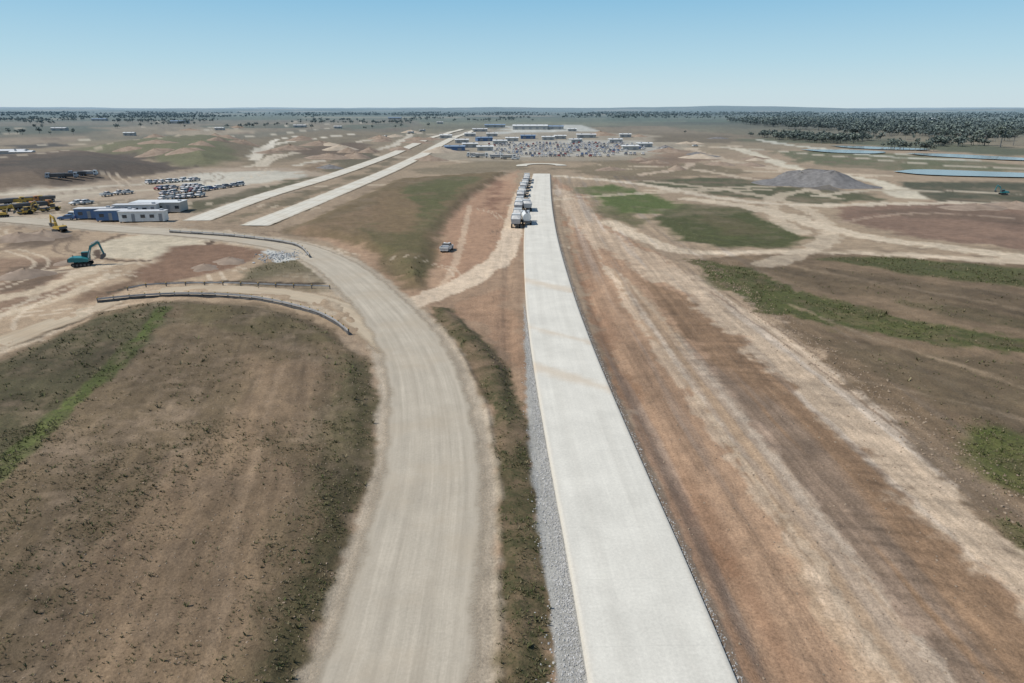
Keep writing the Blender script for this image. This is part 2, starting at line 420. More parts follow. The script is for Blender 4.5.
def ramp_mat(name,c1,c2,scale=2,bs=.3,rough=.9,spec=.15,metal=0):
    m,nt,b=newmat(name)
    tc=N(nt,'ShaderNodeTexCoord').outputs['Object']
    n=noise(nt,tc,scale,5,.65)
    c=mix(nt,mr(nt,n,.3,.7,0,1),c1,c2)
    nt.links.new(c,b.inputs['Base Color']);b.inputs['Roughness'].default_value=rough;b.inputs['Specular IOR Level'].default_value=spec
    b.inputs['Metallic'].default_value=metal
    if bs: bump(nt,b,n,bs,.05)
    return m
def mat_road(name,c,half,streak=.12,edge=.5,dirt=None,joints=False,alpha=True):
    m,nt,b=newmat(name)
    uv=N(nt,'ShaderNodeUVMap',uv_map='UVMap').outputs['UV']
    sx=N(nt,'ShaderNodeSeparateXYZ');nt.links.new(uv,sx.inputs[0])
    u,v=sx.outputs[0],sx.outputs[1]
    cb=N(nt,'ShaderNodeCombineXYZ');nt.links.new(mth(nt,'MULTIPLY',u,1.6),cb.inputs[0]);nt.links.new(mth(nt,'MULTIPLY',v,.035),cb.inputs[1])
    st=noise(nt,cb.outputs[0],1.0,6,.75)
    n1=noise(nt,uv,.22,5,.65);n2=noise(nt,uv,4.5,5,.8)
    br=mth(nt,'MULTIPLY',mr(nt,st,.3,.7,1-streak,1+streak),mr(nt,n1,.3,.7,.9,1.08))
    br=mth(nt,'MULTIPLY',br,mr(nt,n2,.3,.7,.88,1.12))
    col=N(nt,'ShaderNodeRGB');col.outputs[0].default_value=(*[float(q) for q in c],1)
    cc=scl(nt,col.outputs[0],br)
    if dirt is not None:
        n3=noise(nt,uv,.09,5,.65)
        cc=mix(nt,mr(nt,n3,.46,.66,0,.5,True),cc,dirt)
        ea=mr(nt,mth(nt,'ADD',mth(nt,'ABSOLUTE',u),mth(nt,'MULTIPLY',n1,2.0)),half-.8,half+1.0,0,.85,True)
        cc=mix(nt,ea,cc,dirt)
        for c0,wd_ in ((1.3,.55),(3.1,.5)):
            wp=mr(nt,mth(nt,'ABSOLUTE',mth(nt,'SUBTRACT',mth(nt,'ADD',mth(nt,'ABSOLUTE',u),mth(nt,'MULTIPLY',mth(nt,'SUBTRACT',n3,.5),1.2)),c0)),.0,wd_,.22,0,True)
            cc=mix(nt,wp,cc,tuple(A(156,145,130)))
    if joints:
        ed=mr(nt,mth(nt,'ADD',mth(nt,'ABSOLUTE',u),mth(nt,'MULTIPLY',n1,1.2)),4.1,4.9,0,.3,True)
        cc=mix(nt,ed,cc,tuple(A(168,150,130)))
        wp=mr(nt,mth(nt,'ABSOLUTE',mth(nt,'SUBTRACT',mth(nt,'ABSOLUTE',u),1.9)),.0,.9,.08,0,True)
        cc=mix(nt,wp,cc,tuple(A(150,142,130)))
        jf=mth(nt,'PINGPONG',v,3.0)
        cc=mix(nt,mr(nt,jf,0,.05,.12,0),cc,(.2,.19,.17))
        for s0,wd in ((48.,2.0),(64.,1.2),(92.,2.5)):
            dd=mth(nt,'ABSOLUTE',mth(nt,'SUBTRACT',mth(nt,'ADD',v,mth(nt,'MULTIPLY',u,.9)),s0+18))
            k=mr(nt,mth(nt,'ADD',dd,mth(nt,'MULTIPLY',n1,5.0)),wd+3.2,wd+.5,0,.4,True)
            cc=mix(nt,k,cc,tuple(A(204,178,148)))
    nt.links.new(cc,b.inputs['Base Color'])
    bump(nt,b,n2,.25,.03)
    if alpha:
        e=mth(nt,'ADD',mth(nt,'ABSOLUTE',u),mth(nt,'MULTIPLY',mth(nt,'SUBTRACT',n1,.5),edge*2.5))
        e=mth(nt,'ADD',e,mth(nt,'MULTIPLY',mth(nt,'SUBTRACT',n2,.5),edge*1.5))
        nt.links.new(mr(nt,e,half-edge*1.6,half-edge*.1,1,0,True),b.inputs['Alpha'])
    return m

def link(o): bpy.context.scene.collection.objects.link(o); return o
def meshobj(name,V,Fq,mat,col=None,smooth=True,uv=None,tri=False):
    V=np.asarray(V,np.float32);Fq=np.asarray(Fq,np.int32);k=Fq.shape[1]
    me=bpy.data.meshes.new(name);me.vertices.add(len(V));me.vertices.foreach_set('co',V.ravel())
    me.loops.add(Fq.size);me.loops.foreach_set('vertex_index',Fq.ravel())
    me.polygons.add(len(Fq));me.polygons.foreach_set('loop_start',np.arange(0,Fq.size,k,dtype=np.int32))
    me.polygons.foreach_set('loop_total',np.full(len(Fq),k,np.int32))
    me.polygons.foreach_set('use_smooth',np.full(len(Fq),smooth))
    if col is not None:
        a=me.attributes.new('Col','FLOAT_COLOR','POINT');a.data.foreach_set('color',np.asarray(col,np.float32).ravel())
    if uv is not None:
        l=me.uv_layers.new(name='UVMap');l.data.foreach_set('uv',np.asarray(uv,np.float32)[Fq.ravel()].ravel())
    me.materials.append(mat);me.update(calc_edges=True)
    return link(bpy.data.objects.new(name,me))

# ------------------------------------------------------------------ ground
th=np.radians(np.concatenate([np.linspace(-180,-50,40)[:-1],np.linspace(-50,50,960),np.linspace(50,180,40)[1:]]))
ys=np.arange(740,113,-1.3)
rr=np.array([G(512,q)[1] for q in ys])
rr=np.concatenate([[0.2,4,8,12,16,20],rr[rr>22],np.geomspace(rr[-1]*1.04,32000,50)])
R,T=np.meshgrid(rr,th,indexing='ij')
X=(R*np.sin(T)).ravel();Y=(R*np.cos(T)).ravel()
Z=height(X,Y)
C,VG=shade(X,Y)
nr,nc=R.shape
i=np.arange(nr-1)[:,None]*nc+np.arange(nc-1)[None,:]
FQ=np.stack([i,i+nc,i+nc+1,i+1],-1).reshape(-1,4)[:, ::-1]
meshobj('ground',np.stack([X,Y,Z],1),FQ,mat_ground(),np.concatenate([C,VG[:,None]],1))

# ------------------------------------------------------------------ roads
def resample(P,ds):
    P=np.asarray(P);s=np.concatenate([[0],np.cumsum(np.hypot(*np.diff(P,axis=0).T))])
    n=max(2,int(s[-1]/ds));q=np.linspace(0,s[-1],n)
    return np.stack([np.interp(q,s,P[:,0]),np.interp(q,s,P[:,1])],1),q
def strip(name,P,prof,mat,ds=1.0,lift=.03):
    P,s=resample(P,ds);t=np.gradient(P,axis=0);t/=np.hypot(t[:,0],t[:,1])[:,None]
    nrm=np.stack([t[:,1],-t[:,0]],1)
    V=[];UV=[]
    for u,z in prof:
        q=P+nrm*u;V.append(np.column_stack([q,np.full(len(q),z)]));UV.append(np.column_stack([np.full(len(q),u),s]))
    V=np.stack(V,1);UV=np.stack(UV,1);k=len(prof);n=len(P)
    v=V.reshape(-1,3);r=np.hypot(v[:,0],v[:,1])
    v[:,2]+=height(v[:,0],v[:,1],False)+lift+np.maximum(0,r-150)*.0006
    i=np.arange(n-1)[:,None]*k+np.arange(k-1)[None,:]
    f=np.stack([i,i+1,i+k+1,i+k],-1).reshape(-1,4)
    return meshobj(name,v,f,mat,uv=UV.reshape(-1,2))
lin=lambda w,n,z=0:[(u,z) for u in np.linspace(-w,w,n)]
mc=mat_road('concrete_pavement',A(219,214,204),4.0,.06,.1,None,True,False)
strip('concrete_road',MAIN,[(-4.25,-.25),(-4.02,.20),(-4,.22)]+[(u,.22+.03*(1-(u/4)**2)) for u in np.linspace(-3.8,3.8,9)]+[(4,.22),(4.02,.20),(4.25,-.25)],mc,.7)
mh=mat_road('compacted_haul_road',A(188,177,161),5.0,.17,.9,tuple(A(184,169,149)))
strip('haul_road',HAUL,lin(5.4,13),mh,.7,.05)
mb=mat_road('dusty_access_track',A(193,176,153),3.4,.14,1.0,tuple(A(176,154,129)))
strip('access_track',BRAN,lin(4.2,9),mb,.8,.035)
CA=catmull(GP([(196,221),(262,197),(330,176.5),(385,157),(430,139),(462,129)]),6)
CB=catmull(GP([(254,226),(312,203),(388,171.5),(420,156),(446,142),(474,130)]),6)
mk=mat_road('new_concrete_carriageway',A(216,210,198),4.6,.09,.6,tuple(A(196,181,159)))
strip('carriageway',CA,lin(4.9,7),mk,3,.12)
strip('carriageway',CB,lin(4.9,7),mk,3,.12)
cx,cy=G(541,165)
ang=np.linspace(0,math.pi*1.1,25)
strip('turning_road',np.stack([cx+11*np.cos(ang),cy-6+14*np.sin(ang)],1),lin(3.0,5),mk,2,.16)

# ------------------------------------------------------------------ scatter
def tufts(name,n,xr,yr,hmin,hmax,seed,thr=.35,B=5):
    r=np.random.default_rng(seed)
    x=r.uniform(*xr,n);y=r.uniform(*yr,n)
    k=(np.abs(x)<y*.98+6)&~((x>3)&(x<x*0+34)&(y<90));x,y=x[k],y[k];n=len(x)
    c,vg=shade(x,y)
    cl=fbm(x/1.6,y/1.6,201,3,.7)+.6*fbm(x/7,y/7,207,2)
    keep=(r.random(n)<np.clip((vg-thr)*1.6,0,1)*np.clip(.45+1.0*cl,0.02,1))
    dm,_=plc(MAIN,x,y);dh,_=plc(HAUL,x,y);keep&=(np.abs(dm)>5.2)&(np.abs(dh)>5.4)
    x,y,vg=x[keep],y[keep],vg[keep];m=len(x);z=height(x,y)
    a=r.uniform(0,2*math.pi,(m,B));h=r.uniform(hmin,hmax,(m,1))*r.uniform(.5,1.1,(m,B))*np.where(r.random((m,1))<.06,1.9,1)
    sp=h*r.uniform(.3,1.0,(m,B));w=h*r.uniform(.13,.26,(m,B))
    bx=x[:,None]+np.cos(a)*sp*.15;by=y[:,None]+np.sin(a)*sp*.15;z0=z[:,None]-.02
    px,py=-np.sin(a),np.cos(a)
    v=np.stack([np.stack([bx-px*w,by-py*w,z0+0*h],-1),np.stack([bx+px*w,by+py*w,z0+0*h],-1),
        np.stack([bx+np.cos(a)*sp+px*w*.4,by+np.sin(a)*sp+py*w*.4,z0+h*.9],-1),np.stack([bx+np.cos(a)*sp-px*w*.5,by+np.sin(a)*sp-py*w*.5,z0+h],-1)],2)
    g=np.array([.078,.092,.032]);d=np.array([.20,.165,.10])
    t=np.clip(r.random((m,1))*1.2+.3-vg[:,None]*.55,0,1)
    c=(g*(1-t)+d*t)*r.uniform(.7,1.3,(m,1))
    c=np.repeat(np.concatenate([c,np.ones((m,1))],1),B*4,0)
    v=v.reshape(-1,3);f=np.arange(len(v)).reshape(-1,4)
    mt=bpy.data.materials.get('weed_leaves')
    if not mt:
        mt,nt,b=newmat('weed_leaves');at=N(nt,'ShaderNodeAttribute',attribute_name='Col')
        ns=noise(nt,N(nt,'ShaderNodeNewGeometry').outputs['Position'],5,2)
        nt.links.new(scl(nt,at.outputs['Color'],mr(nt,ns,.3,.7,.8,1.2)),b.inputs['Base Color'])
    return meshobj(name,v,f,mt,c,False)
tufts('grass',125000,(-50,50),(24,62),.06,.17,1,.25)
tufts('grass',90000,(-90,95),(62,140),.10,.26,2,.4)

def rocks(name,x,y,s,mat,zoff=0):
    m=len(x);t=(1+5**.5)/2
    base=np.array([(-1,t,0),(1,t,0),(-1,-t,0),(1,-t,0),(0,-1,t),(0,1,t),(0,-1,-t),(0,1,-t),(t,0,-1),(t,0,1),(-t,0,-1),(-t,0,1)])/1.9
    fc=np.array([(0,11,5),(0,5,1),(0,1,7),(0,7,10),(0,10,11),(1,5,9),(5,11,4),(11,10,2),(10,7,6),(7,1,8),(3,9,4),(3,4,2),(3,2,6),(3,6,8),(3,8,9),(4,9,5),(2,4,11),(6,2,10),(8,6,7),(9,8,1)])
    z=height(x,y)+zoff
    v=base[None]*rng.uniform(.6,1.3,(m,12,1))*(s[:,None,None]*.5)*rng.uniform(.6,1.3,(m,1,3))*np.array([1,1,.7])
    v=v+np.stack([x,y,z+s*.1],1)[:,None]
    f=fc[None]+np.arange(m)[:,None,None]*12
    return meshobj(name,v.reshape(-1,3),f.reshape(-1,3),mat,None,False)
mrk=ramp_mat('crushed_rock',(.24,.235,.22),(.56,.54,.50),3,.2)
mrd=ramp_mat('clod_soil',(.18,.13,.09),(.36,.28,.2),2,.2)
Pm,sm=resample(MAIN,.25);tt=np.gradient(Pm,axis=0);tt/=np.hypot(*tt.T)[:,None];nn=np.stack([tt[:,1],-tt[:,0]],1)
def along(k,u): return Pm[k]+nn[k]*u[:,None]+tt[k]*rng.uniform(-.15,.15,len(k))[:,None]
k=(rng.beta(1,1.6,8500)*len(Pm)*.30).astype(int);u=-(4.25+np.abs(rng.normal(0,1,8500))*(.2+.55*np.clip(1-(k*.25-25)/70,0,1)));q=along(k,u)
rocks('gravel',q[:,0],q[:,1],rng.uniform(.04,.1,8500)*rng.uniform(1,2.1,8500),mrk)
k=(rng.beta(1,1.3,2600)*len(Pm)*.5).astype(int);u=(4.15+np.abs(rng.normal(0,.22,2600)));q=along(k,u)
rocks('gravel',q[:,0],q[:,1],rng.uniform(.04,.13,2600),mrk)
k=rng.integers(0,int(len(Pm)*.6),3500);u=rng.uniform(5,40,3500);q=along(k,u)
rocks('soil_clods',q[:,0],q[:,1],rng.uniform(.04,.16,3500)*1.2,mrd)
k=rng.integers(0,int(len(Pm)*.4),1800);u=rng.normal(32,1.6,1800);q=along(k,u)
rocks('soil_clods',q[:,0],q[:,1],rng.uniform(.06,.3,1800),mrd)
x=rng.uniform(-45,-8,3500);y=rng.uniform(26,85,3500);kk=np.abs(plc(HAUL,x,y)[0])>5.5
rocks('soil_clods',x[kk],y[kk],rng.uniform(.05,.16,kk.sum()),mrd)
gx,gy=G(281,256);n=260
x=gx+rng.normal(0,2.2,n);y=gy+rng.normal(0,2.6,n)
rocks('rubble_pile',x,y,rng.uniform(.25,.6,n),ramp_mat('pale_rubble',(.3,.3,.29),(.45,.45,.43),1,.1))

# ------------------------------------------------------------------ trees
def proto(seed,nleaf,hh=12,trunk=True):
    r=np.random.default_rng(seed);V=[];Fc=[];Cc=[]
    nl=r.integers(5,8);lob=[]
    for i in range(nl):
        a=r.uniform(0,6.28);d=r.uniform(.05,.27)*hh
        lob.append((np.array([d*math.cos(a),d*math.sin(a),hh*r.uniform(.5,.85)]),hh*r.uniform(.13,.22)))
    def quad(p,q):
        k=len(V);V.extend(p);Fc.append((k,k+1,k+2,k+3));Cc.extend([q]*4)
    for i in range(nleaf):
        c,s=lob[r.integers(nl)]
        d=r.normal(size=3);d/=np.linalg.norm(d);p=c+d*s*r.uniform(.6,1.05)*np.array([1,1,.75])
        a=r.normal(size=3);a/=np.linalg.norm(a);b=np.cross(a,r.normal(size=3));b/=np.linalg.norm(b)+1e-6
        w=hh*r.uniform(.035,.075)*(160/nleaf)**.5
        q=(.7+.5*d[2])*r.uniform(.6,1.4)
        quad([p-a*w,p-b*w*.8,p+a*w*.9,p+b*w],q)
    if trunk:
        def limb(p0,p1,r0,r1):
            ax=(p1-p0)/np.linalg.norm(p1-p0);u=np.cross(ax,[.3,1,.1]);u/=np.linalg.norm(u);v=np.cross(ax,u)
            for j in range(5):
                a0,a1=j*1.2566,(j+1)*1.2566
                e=lambda a:u*math.cos(a)+v*math.sin(a)
                quad([p0+e(a0)*r0,p0+e(a1)*r0,p1+e(a1)*r1,p1+e(a0)*r1],-1)
        top=np.array([0,0,hh*.45]);limb(np.array([0,0,-.3]),top,hh*.022,hh*.014)
        for c,s in lob[:4]: limb(top,c,hh*.012,hh*.005)
    return np.array(V),np.array(Fc),np.array(Cc)
mtree,nt,b=newmat('eucalypt_foliage');at=N(nt,'ShaderNodeAttribute',attribute_name='Col')
nt.links.new(scl(nt,at.outputs['Color'],mr(nt,noise(nt,N(nt,'ShaderNodeNewGeometry').outputs['Position'],.6,2),.3,.7,.8,1.25)),b.inputs['Base Color'])
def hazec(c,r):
    f=(1-np.exp(-r/2700))[:,None];return c*(1-f)+A(150,170,182)*f  # aerial haze blended into leaf and trunk colour by distance, no air volume
def forest(name,x,y,hs,protos,g=(.090,.100,.062)):
    pi=rng.integers(0,len(protos),len(x));z=height(x,y)
    VV=[];FF=[];CC=[];off=0
    r=np.hypot(x,y);tint=rng.uniform(.7,1.35,len(x))
    for p in range(len(protos)):
        V,Fc,Cc=protos[p];ix=np.nonzero(pi==p)[0];m=len(ix)
        if m==0: continue
        a=rng.uniform(0,6.28,m);s=hs[ix]/12
        ca,sa=np.cos(a)[:,None],np.sin(a)[:,None];wd=rng.uniform(.9,1.4,m)[:,None]
        vx=(V[:,0]*ca-V[:,1]*sa)*s[:,None]*wd+x[ix][:,None];vy=(V[:,0]*sa+V[:,1]*ca)*s[:,None]*wd+y[ix][:,None];vz=V[:,2]*s[:,None]+z[ix][:,None]
        VV.append(np.stack([vx,vy,vz],-1).reshape(-1,3))
        FF.append((Fc[None]+(np.arange(m)*len(V))[:,None,None]).reshape(-1,4)+off);off+=m*len(V)
        base=np.array(g)
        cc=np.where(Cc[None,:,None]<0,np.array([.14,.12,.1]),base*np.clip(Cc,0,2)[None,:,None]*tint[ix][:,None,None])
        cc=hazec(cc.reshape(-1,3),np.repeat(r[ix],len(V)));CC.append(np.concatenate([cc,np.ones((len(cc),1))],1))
    return meshobj(name,np.concatenate(VV),np.concatenate(FF),mtree,np.concatenate(CC),False)
P1=[proto(s,80) for s in range(5)];P2=[proto(s+20,26,12,False) for s in range(5)];P3=[proto(s+40,420) for s in range(3)]
def inpoly(pts,n,thr=-.45,sc=90):
    P=np.array(GP(pts))
    x=rng.uniform(P[:,0].min(),P[:,0].max(),n*6);y=rng.uniform(P[:,1].min(),P[:,1].max(),n*6)
    k=sdf(P,x,y)<0;k&=fbm(x/sc,y/sc,300,3)>thr
    return x[k][:n],y[k][:n]
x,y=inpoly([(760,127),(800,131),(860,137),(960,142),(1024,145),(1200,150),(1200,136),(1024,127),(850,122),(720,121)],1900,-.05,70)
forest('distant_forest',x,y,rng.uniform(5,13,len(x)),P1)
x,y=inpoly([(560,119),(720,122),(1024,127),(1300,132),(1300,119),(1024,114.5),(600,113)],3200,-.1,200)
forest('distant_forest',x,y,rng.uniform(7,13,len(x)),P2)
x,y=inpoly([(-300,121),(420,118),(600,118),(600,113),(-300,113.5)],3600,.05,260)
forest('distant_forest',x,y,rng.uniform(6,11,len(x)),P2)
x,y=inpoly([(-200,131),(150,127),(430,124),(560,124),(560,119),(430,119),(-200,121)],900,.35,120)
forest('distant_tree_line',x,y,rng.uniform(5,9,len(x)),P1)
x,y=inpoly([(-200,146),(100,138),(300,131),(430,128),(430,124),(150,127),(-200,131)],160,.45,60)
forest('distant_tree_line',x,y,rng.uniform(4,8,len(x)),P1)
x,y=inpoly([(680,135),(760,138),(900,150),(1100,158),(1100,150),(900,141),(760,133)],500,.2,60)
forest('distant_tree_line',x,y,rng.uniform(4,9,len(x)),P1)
for px,py,h in ((984,146,15),(1000,148,17),(1013,146,14),(862,142,12),(905,139,11),(945,143,13)):
    gx,gy=G(px,py);forest('gum_tree',np.array([gx]),np.array([gy]),np.array([h]),P3)

# ------------------------------------------------------------------ small-object kit
def pm(name,c,rough=.45,spec=.4,metal=0): return ramp_mat(name,tuple(q*.85 for q in c),tuple(min(1,q*1.08) for q in c),1.5,0,rough,spec,metal)
M={'white':pm('white_paint',(.68,.68,.65)),'silver':pm('silver_paint',(.40,.41,.42)),'grey':pm('grey_paint',(.17,.18,.19)),
 'blue':pm('blue_paint',(.08,.15,.28)),'red':pm('red_paint',(.28,.06,.05)),'yellow':pm('yellow_paint',(.50,.33,.07)),'orange':pm('orange_paint',(.45,.20,.07)),
 'teal':pm('teal_paint',(.03,.19,.20)),'glass':pm('dark_glass',(.05,.06,.07),.1,.6),'rubber':pm('rubber',(.03,.03,.03),.9,.1),
 'steel':pm('dark_steel',(.11,.11,.11),.6,.3),'conc':ramp_mat('precast_concrete',(.42,.41,.38),(.56,.54,.5),1.5,.1),
 'roof':pm('roof_sheet',(.56,.56,.55),.6,.2),'broof':pm('blue_roof_sheet',(.20,.27,.36),.6,.2),'wall':pm('wall_panel',(.42,.41,.38)),'dwall':pm('grey_wall_panel',(.26,.27,.28)),
 'black':ramp_mat('geofabric',(.05,.05,.05),(.15,.145,.14),.8,.1),'lampr':pm('red_lens',(.4,.02,.02)),'galv':ramp_mat('galvanised_steel',(.26,.26,.26),(.42,.42,.42),1,.1,.5,.4)}
class B:
    def __init__(s): s.bm=bmesh.new();s.ms=[]
    def mi(s,m):
        if m not in s.ms:s.ms.append(m)
        return s.ms.index(m)
    def prism(s,prof,hw,m,y0=0):
        hw=hw if hasattr(hw,'__len__') else [hw]*len(prof)
        a=[s.bm.verts.new((p[0],y0-h,p[1])) for p,h in zip(prof,hw)];b=[s.bm.verts.new((p[0],y0+h,p[1])) for p,h in zip(prof,hw)]
        i=s.mi(m);n=len(prof);fs=[s.bm.faces.new(a),s.bm.faces.new(b[::-1])]
        for k in range(n): fs.append(s.bm.faces.new((a[k],b[k],b[(k+1)%n],a[(k+1)%n])))
        for f in fs:f.material_index=i
    def box(s,x0,x1,y0,y1,z0,z1,m): s.prism([(x0,z0),(x1,z0),(x1,z1),(x0,z1)],(y1-y0)/2,m,(y0+y1)/2)
    def cyl(s,c,ax,r,h,m,seg=14,r2=None):
        mt=Matrix.Translation(c)@(Vector((0,0,1)).rotation_difference(Vector(ax)).to_matrix().to_4x4())
        g=bmesh.ops.create_cone(s.bm,cap_ends=True,segments=seg,radius1=r,radius2=r if r2 is None else r2,depth=h,matrix=mt);i=s.mi(m)
        for v in g['verts']:
            for f in v.link_faces:f.material_index=i
    def mesh(s,name):
        bmesh.ops.recalc_face_normals(s.bm,faces=s.bm.faces)
        me=bpy.data.meshes.new(name);s.bm.to_mesh(me);s.bm.free()
        for m in s.ms: me.materials.append(M[m])
        return me
def put(name,me,x,y,rz=0,z=None,s=1):
    o=link(bpy.data.objects.new(name,me));r=math.hypot(x,y)
    o.location=(x,y,(hz(x,y)+max(0,r-150)*.0006+.03) if z is None else z);o.rotation_euler=(0,0,rz);o.scale=(s,s,s);return o
def putp(name,me,px,py,deg=0,dz=0,s=1):
    x,y=G(px,py);o=put(name,me,x,y,math.radians(deg),None,s);o.location.z+=dz;return o
def wheels(b,xs,w,r,t=.25):
    for x in xs:
        for s in(-1,1):
            b.cyl((x,s*(w-t/2),r),(0,1,0),r,t,'rubber');b.cyl((x,s*(w+.005),r),(0,1,0),r*.55,.03,'silver',10)
def car(c,kind=0):
    b=B()
    b.prism([(-2.2,.35),(2.2,.35),(2.3,.6),(2.2,.85),(1.1,1.0),(-2.1,1.05),(-2.28,.8)],[.84,.84,.88,.84,.86,.86,.86],c)
    if kind==0: g=[(-1.75,1.05),(1.0,1.0),(.35,1.42),(-1.25,1.45)]
    else: g=[(-2.05,1.05),(1.1,1.0),(.5,1.62),(-1.9,1.66)]
    b.prism(g,[.8,.8,.66,.66],'glass')
    z=g[2][1];b.prism([(g[3][0]-.02,z+.01),(g[2][0]+.02,z),(g[2][0]-.1,z+.08),(g[3][0]+.1,z+.11)],[.68,.68,.6,.6],c)
    b.box(-.45,-.35,-.79,.79,1.0,z+.03,c)
    b.box(2.2,2.31,-.78,-.45,.62,.78,'white');b.box(2.2,2.31,.45,.78,.62,.78,'white')
    b.box(-2.3,-2.2,-.8,-.55,.75,.95,'lampr');b.box(-2.3,-2.2,.55,.8,.75,.95,'lampr')
    wheels(b,(-1.35,1.4),.89,.34,.22);return b.mesh('parked_car')
def ute(c,rack=True):
    b=B()
    b.prism([(-2.6,.5),(2.4,.45),(2.55,.75),(2.45,1.05),(1.3,1.18),(-.3,1.2),(-.35,.95),(-2.6,.95)],[.88]*8,c)
    b.prism([(-.35,1.2),(1.3,1.18),(.7,1.72),(-.2,1.75)],[.84,.84,.7,.7],'glass')
    b.prism([(-.25,1.75),(.72,1.73),(.6,1.82),(-.15,1.84)],[.72,.72,.66,.66],c)
    b.box(-2.7,-.45,-.95,.95,.96,1.04,'silver')
    for y in(-.93,.93): b.box(-2.7,-.45,y-.02,y+.02,1.04,1.35,c)
    b.box(-2.72,-2.68,-.93,.93,1.04,1.35,c);b.box(-.5,-.45,-.9,.9,1.04,1.75,'steel')
    b.box(-1.4,-.6,-.7,.7,1.04,1.4,'silver')
    b.box(.0,.15,-.35,.35,1.86,1.96,'orange');b.box(2.42,2.58,-.8,.8,.6,.85,'steel')
    b.box(2.45,2.57,-.8,-.5,.86,1.0,'white');b.box(2.45,2.57,.5,.8,.86,1.0,'white')
    wheels(b,(-1.6,1.6),.93,.4,.26);return b.mesh('utility_truck')
def tipper(c,load='steel',fill='conc'):
    b=B();b.box(-4,3.6,-.45,.45,.7,1.0,'steel')
    b.prism([(2.1,.7),(4.1,.6),(4.2,1.3),(4.0,1.9),(3.75,2.9),(2.2,3.0),(2.1,2.9)],[1.2,1.2,1.22,1.2,1.1,1.1,1.15],c)
    b.prism([(3.98,1.95),(4.06,1.95),(3.84,2.75),(3.78,2.75)],1.0,'glass')
    b.box(2.6,3.5,-1.235,1.235,1.9,2.6,'glass');b.box(4.1,4.28,-1.1,1.1,.55,1.0,'steel')
    b.prism([(-4.3,1.25),(1.8,1.05),(1.9,2.5),(-4.5,2.5)],[1.1,1.1,1.25,1.25],load)
    b.prism([(-4.2,2.51),(1.7,2.51),(.5,2.75),(-2.5,2.8)],[1.1,1.1,.4,.4],fill)
    b.box(-4.5,1.95,-1.28,-1.22,2.3,2.55,'steel');b.box(-4.5,1.95,1.22,1.28,2.3,2.55,'steel')
    wheels(b,(-3.3,-2.1,3.0),1.24,.52,.34);return b.mesh('tipper_truck')
def water_truck(c):
    b=B();b.box(-4,3.6,-.45,.45,.7,1.0,'steel')
    b.prism([(2.1,.7),(4.1,.6),(4.2,1.3),(4.0,1.9),(3.75,2.9),(2.2,3.0)],[1.2,1.2,1.22,1.2,1.1,1.1],c)
    b.prism([(3.98,1.95),(4.06,1.95),(3.84,2.75),(3.78,2.75)],1.0,'glass');b.box(2.6,3.5,-1.235,1.235,1.9,2.6,'glass')
    b.cyl((-1.1,0,2.05),(1,0,0),1.12,5.8,c,20);b.box(-3.9,1.7,-.3,.3,3.1,3.22,'steel');b.box(-4.3,-3.9,-1.1,1.1,.7,1.2,'steel')
    wheels(b,(-3.3,-2.1,3.0),1.24,.52,.34);return b.mesh('water_truck')
def excavator(c):
    b=B()
    for s in(-1,1):
        b.prism([(-2.1,.45),(-1.8,.1),(1.8,.1),(2.1,.45),(1.9,.9),(-1.9,.9)],.3,'rubber',s*1.25)
        for x in(-1.6,-.8,0,.8,1.6): b.cyl((x,s*1.57,.45),(0,1,0),.26,.05,'steel',10)
    b.box(-.9,.9,-1,1,.45,.85,'steel');b.cyl((0,0,1.0),(0,0,1),.7,.3,'steel',18)
    b.prism([(-2.5,1.15),(1.6,1.15),(1.6,1.7),(.3,2.1),(-1.9,2.25),(-2.5,2.0)],1.35,c)
    b.prism([(-2.75,1.2),(-2.4,1.2),(-2.4,1.95),(-2.65,1.95)],1.3,'steel')
    b.prism([(.0,1.7),(1.7,1.7),(1.75,2.2),(1.4,3.05),(.1,3.05)],.45,'glass',.85)
    b.prism([(.0,3.05),(1.45,3.05),(1.4,3.15),(.05,3.15)],.5,c,.85);b.box(-.02,.08,.4,1.31,1.7,3.06,c)
    b.cyl((-1.5,-.7,2.5),(0,0,1),.08,.6,'steel',8)
    b.prism([(1.1,1.5),(1.6,1.5),(2.5,4.2),(4.2,5.3),(4.0,5.65),(2.2,4.7)],.28,c,-.1)
    b.prism([(3.9,5.6),(4.3,5.5),(5.0,2.6),(4.7,2.5)],.22,c,-.1)
    b.prism([(4.6,2.7),(5.15,2.6),(5.1,1.9),(4.4,1.35),(3.9,1.6),(4.15,1.9),(4.3,2.5)],.6,'steel',-.1)
    for y in(-.48,.28): b.cyl((1.9,y,2.8),(.8,0,2.2),.09,2.0,'silver',8)
    b.cyl((3.3,-.1,5.5),(1.4,0,.6),.09,1.7,'silver',8)
    return b.mesh('excavator')
def roller(c):
    b=B();b.cyl((1.7,0,.75),(0,1,0),.75,2.0,'steel',22)
    b.box(.7,2.6,-1.15,-1.03,.6,.95,c);b.box(.7,2.6,1.03,1.15,.6,.95,c);b.box(.5,.9,-1.15,1.15,.6,1.0,c)
    b.prism([(-2.7,.7),(.3,.7),(.3,1.3),(-.9,1.5),(-2.6,1.4)],.85,c)
    b.prism([(-.9,1.5),(.4,1.3),(.3,2.6),(-.8,2.6)],.75,'glass');b.box(-1.0,.5,-.85,.85,2.6,2.72,c)
    for s in(-1,1): b.cyl((-1.6,s*.85,.75),(0,1,0),.75,.5,'rubber',18)
    return b.mesh('road_roller')
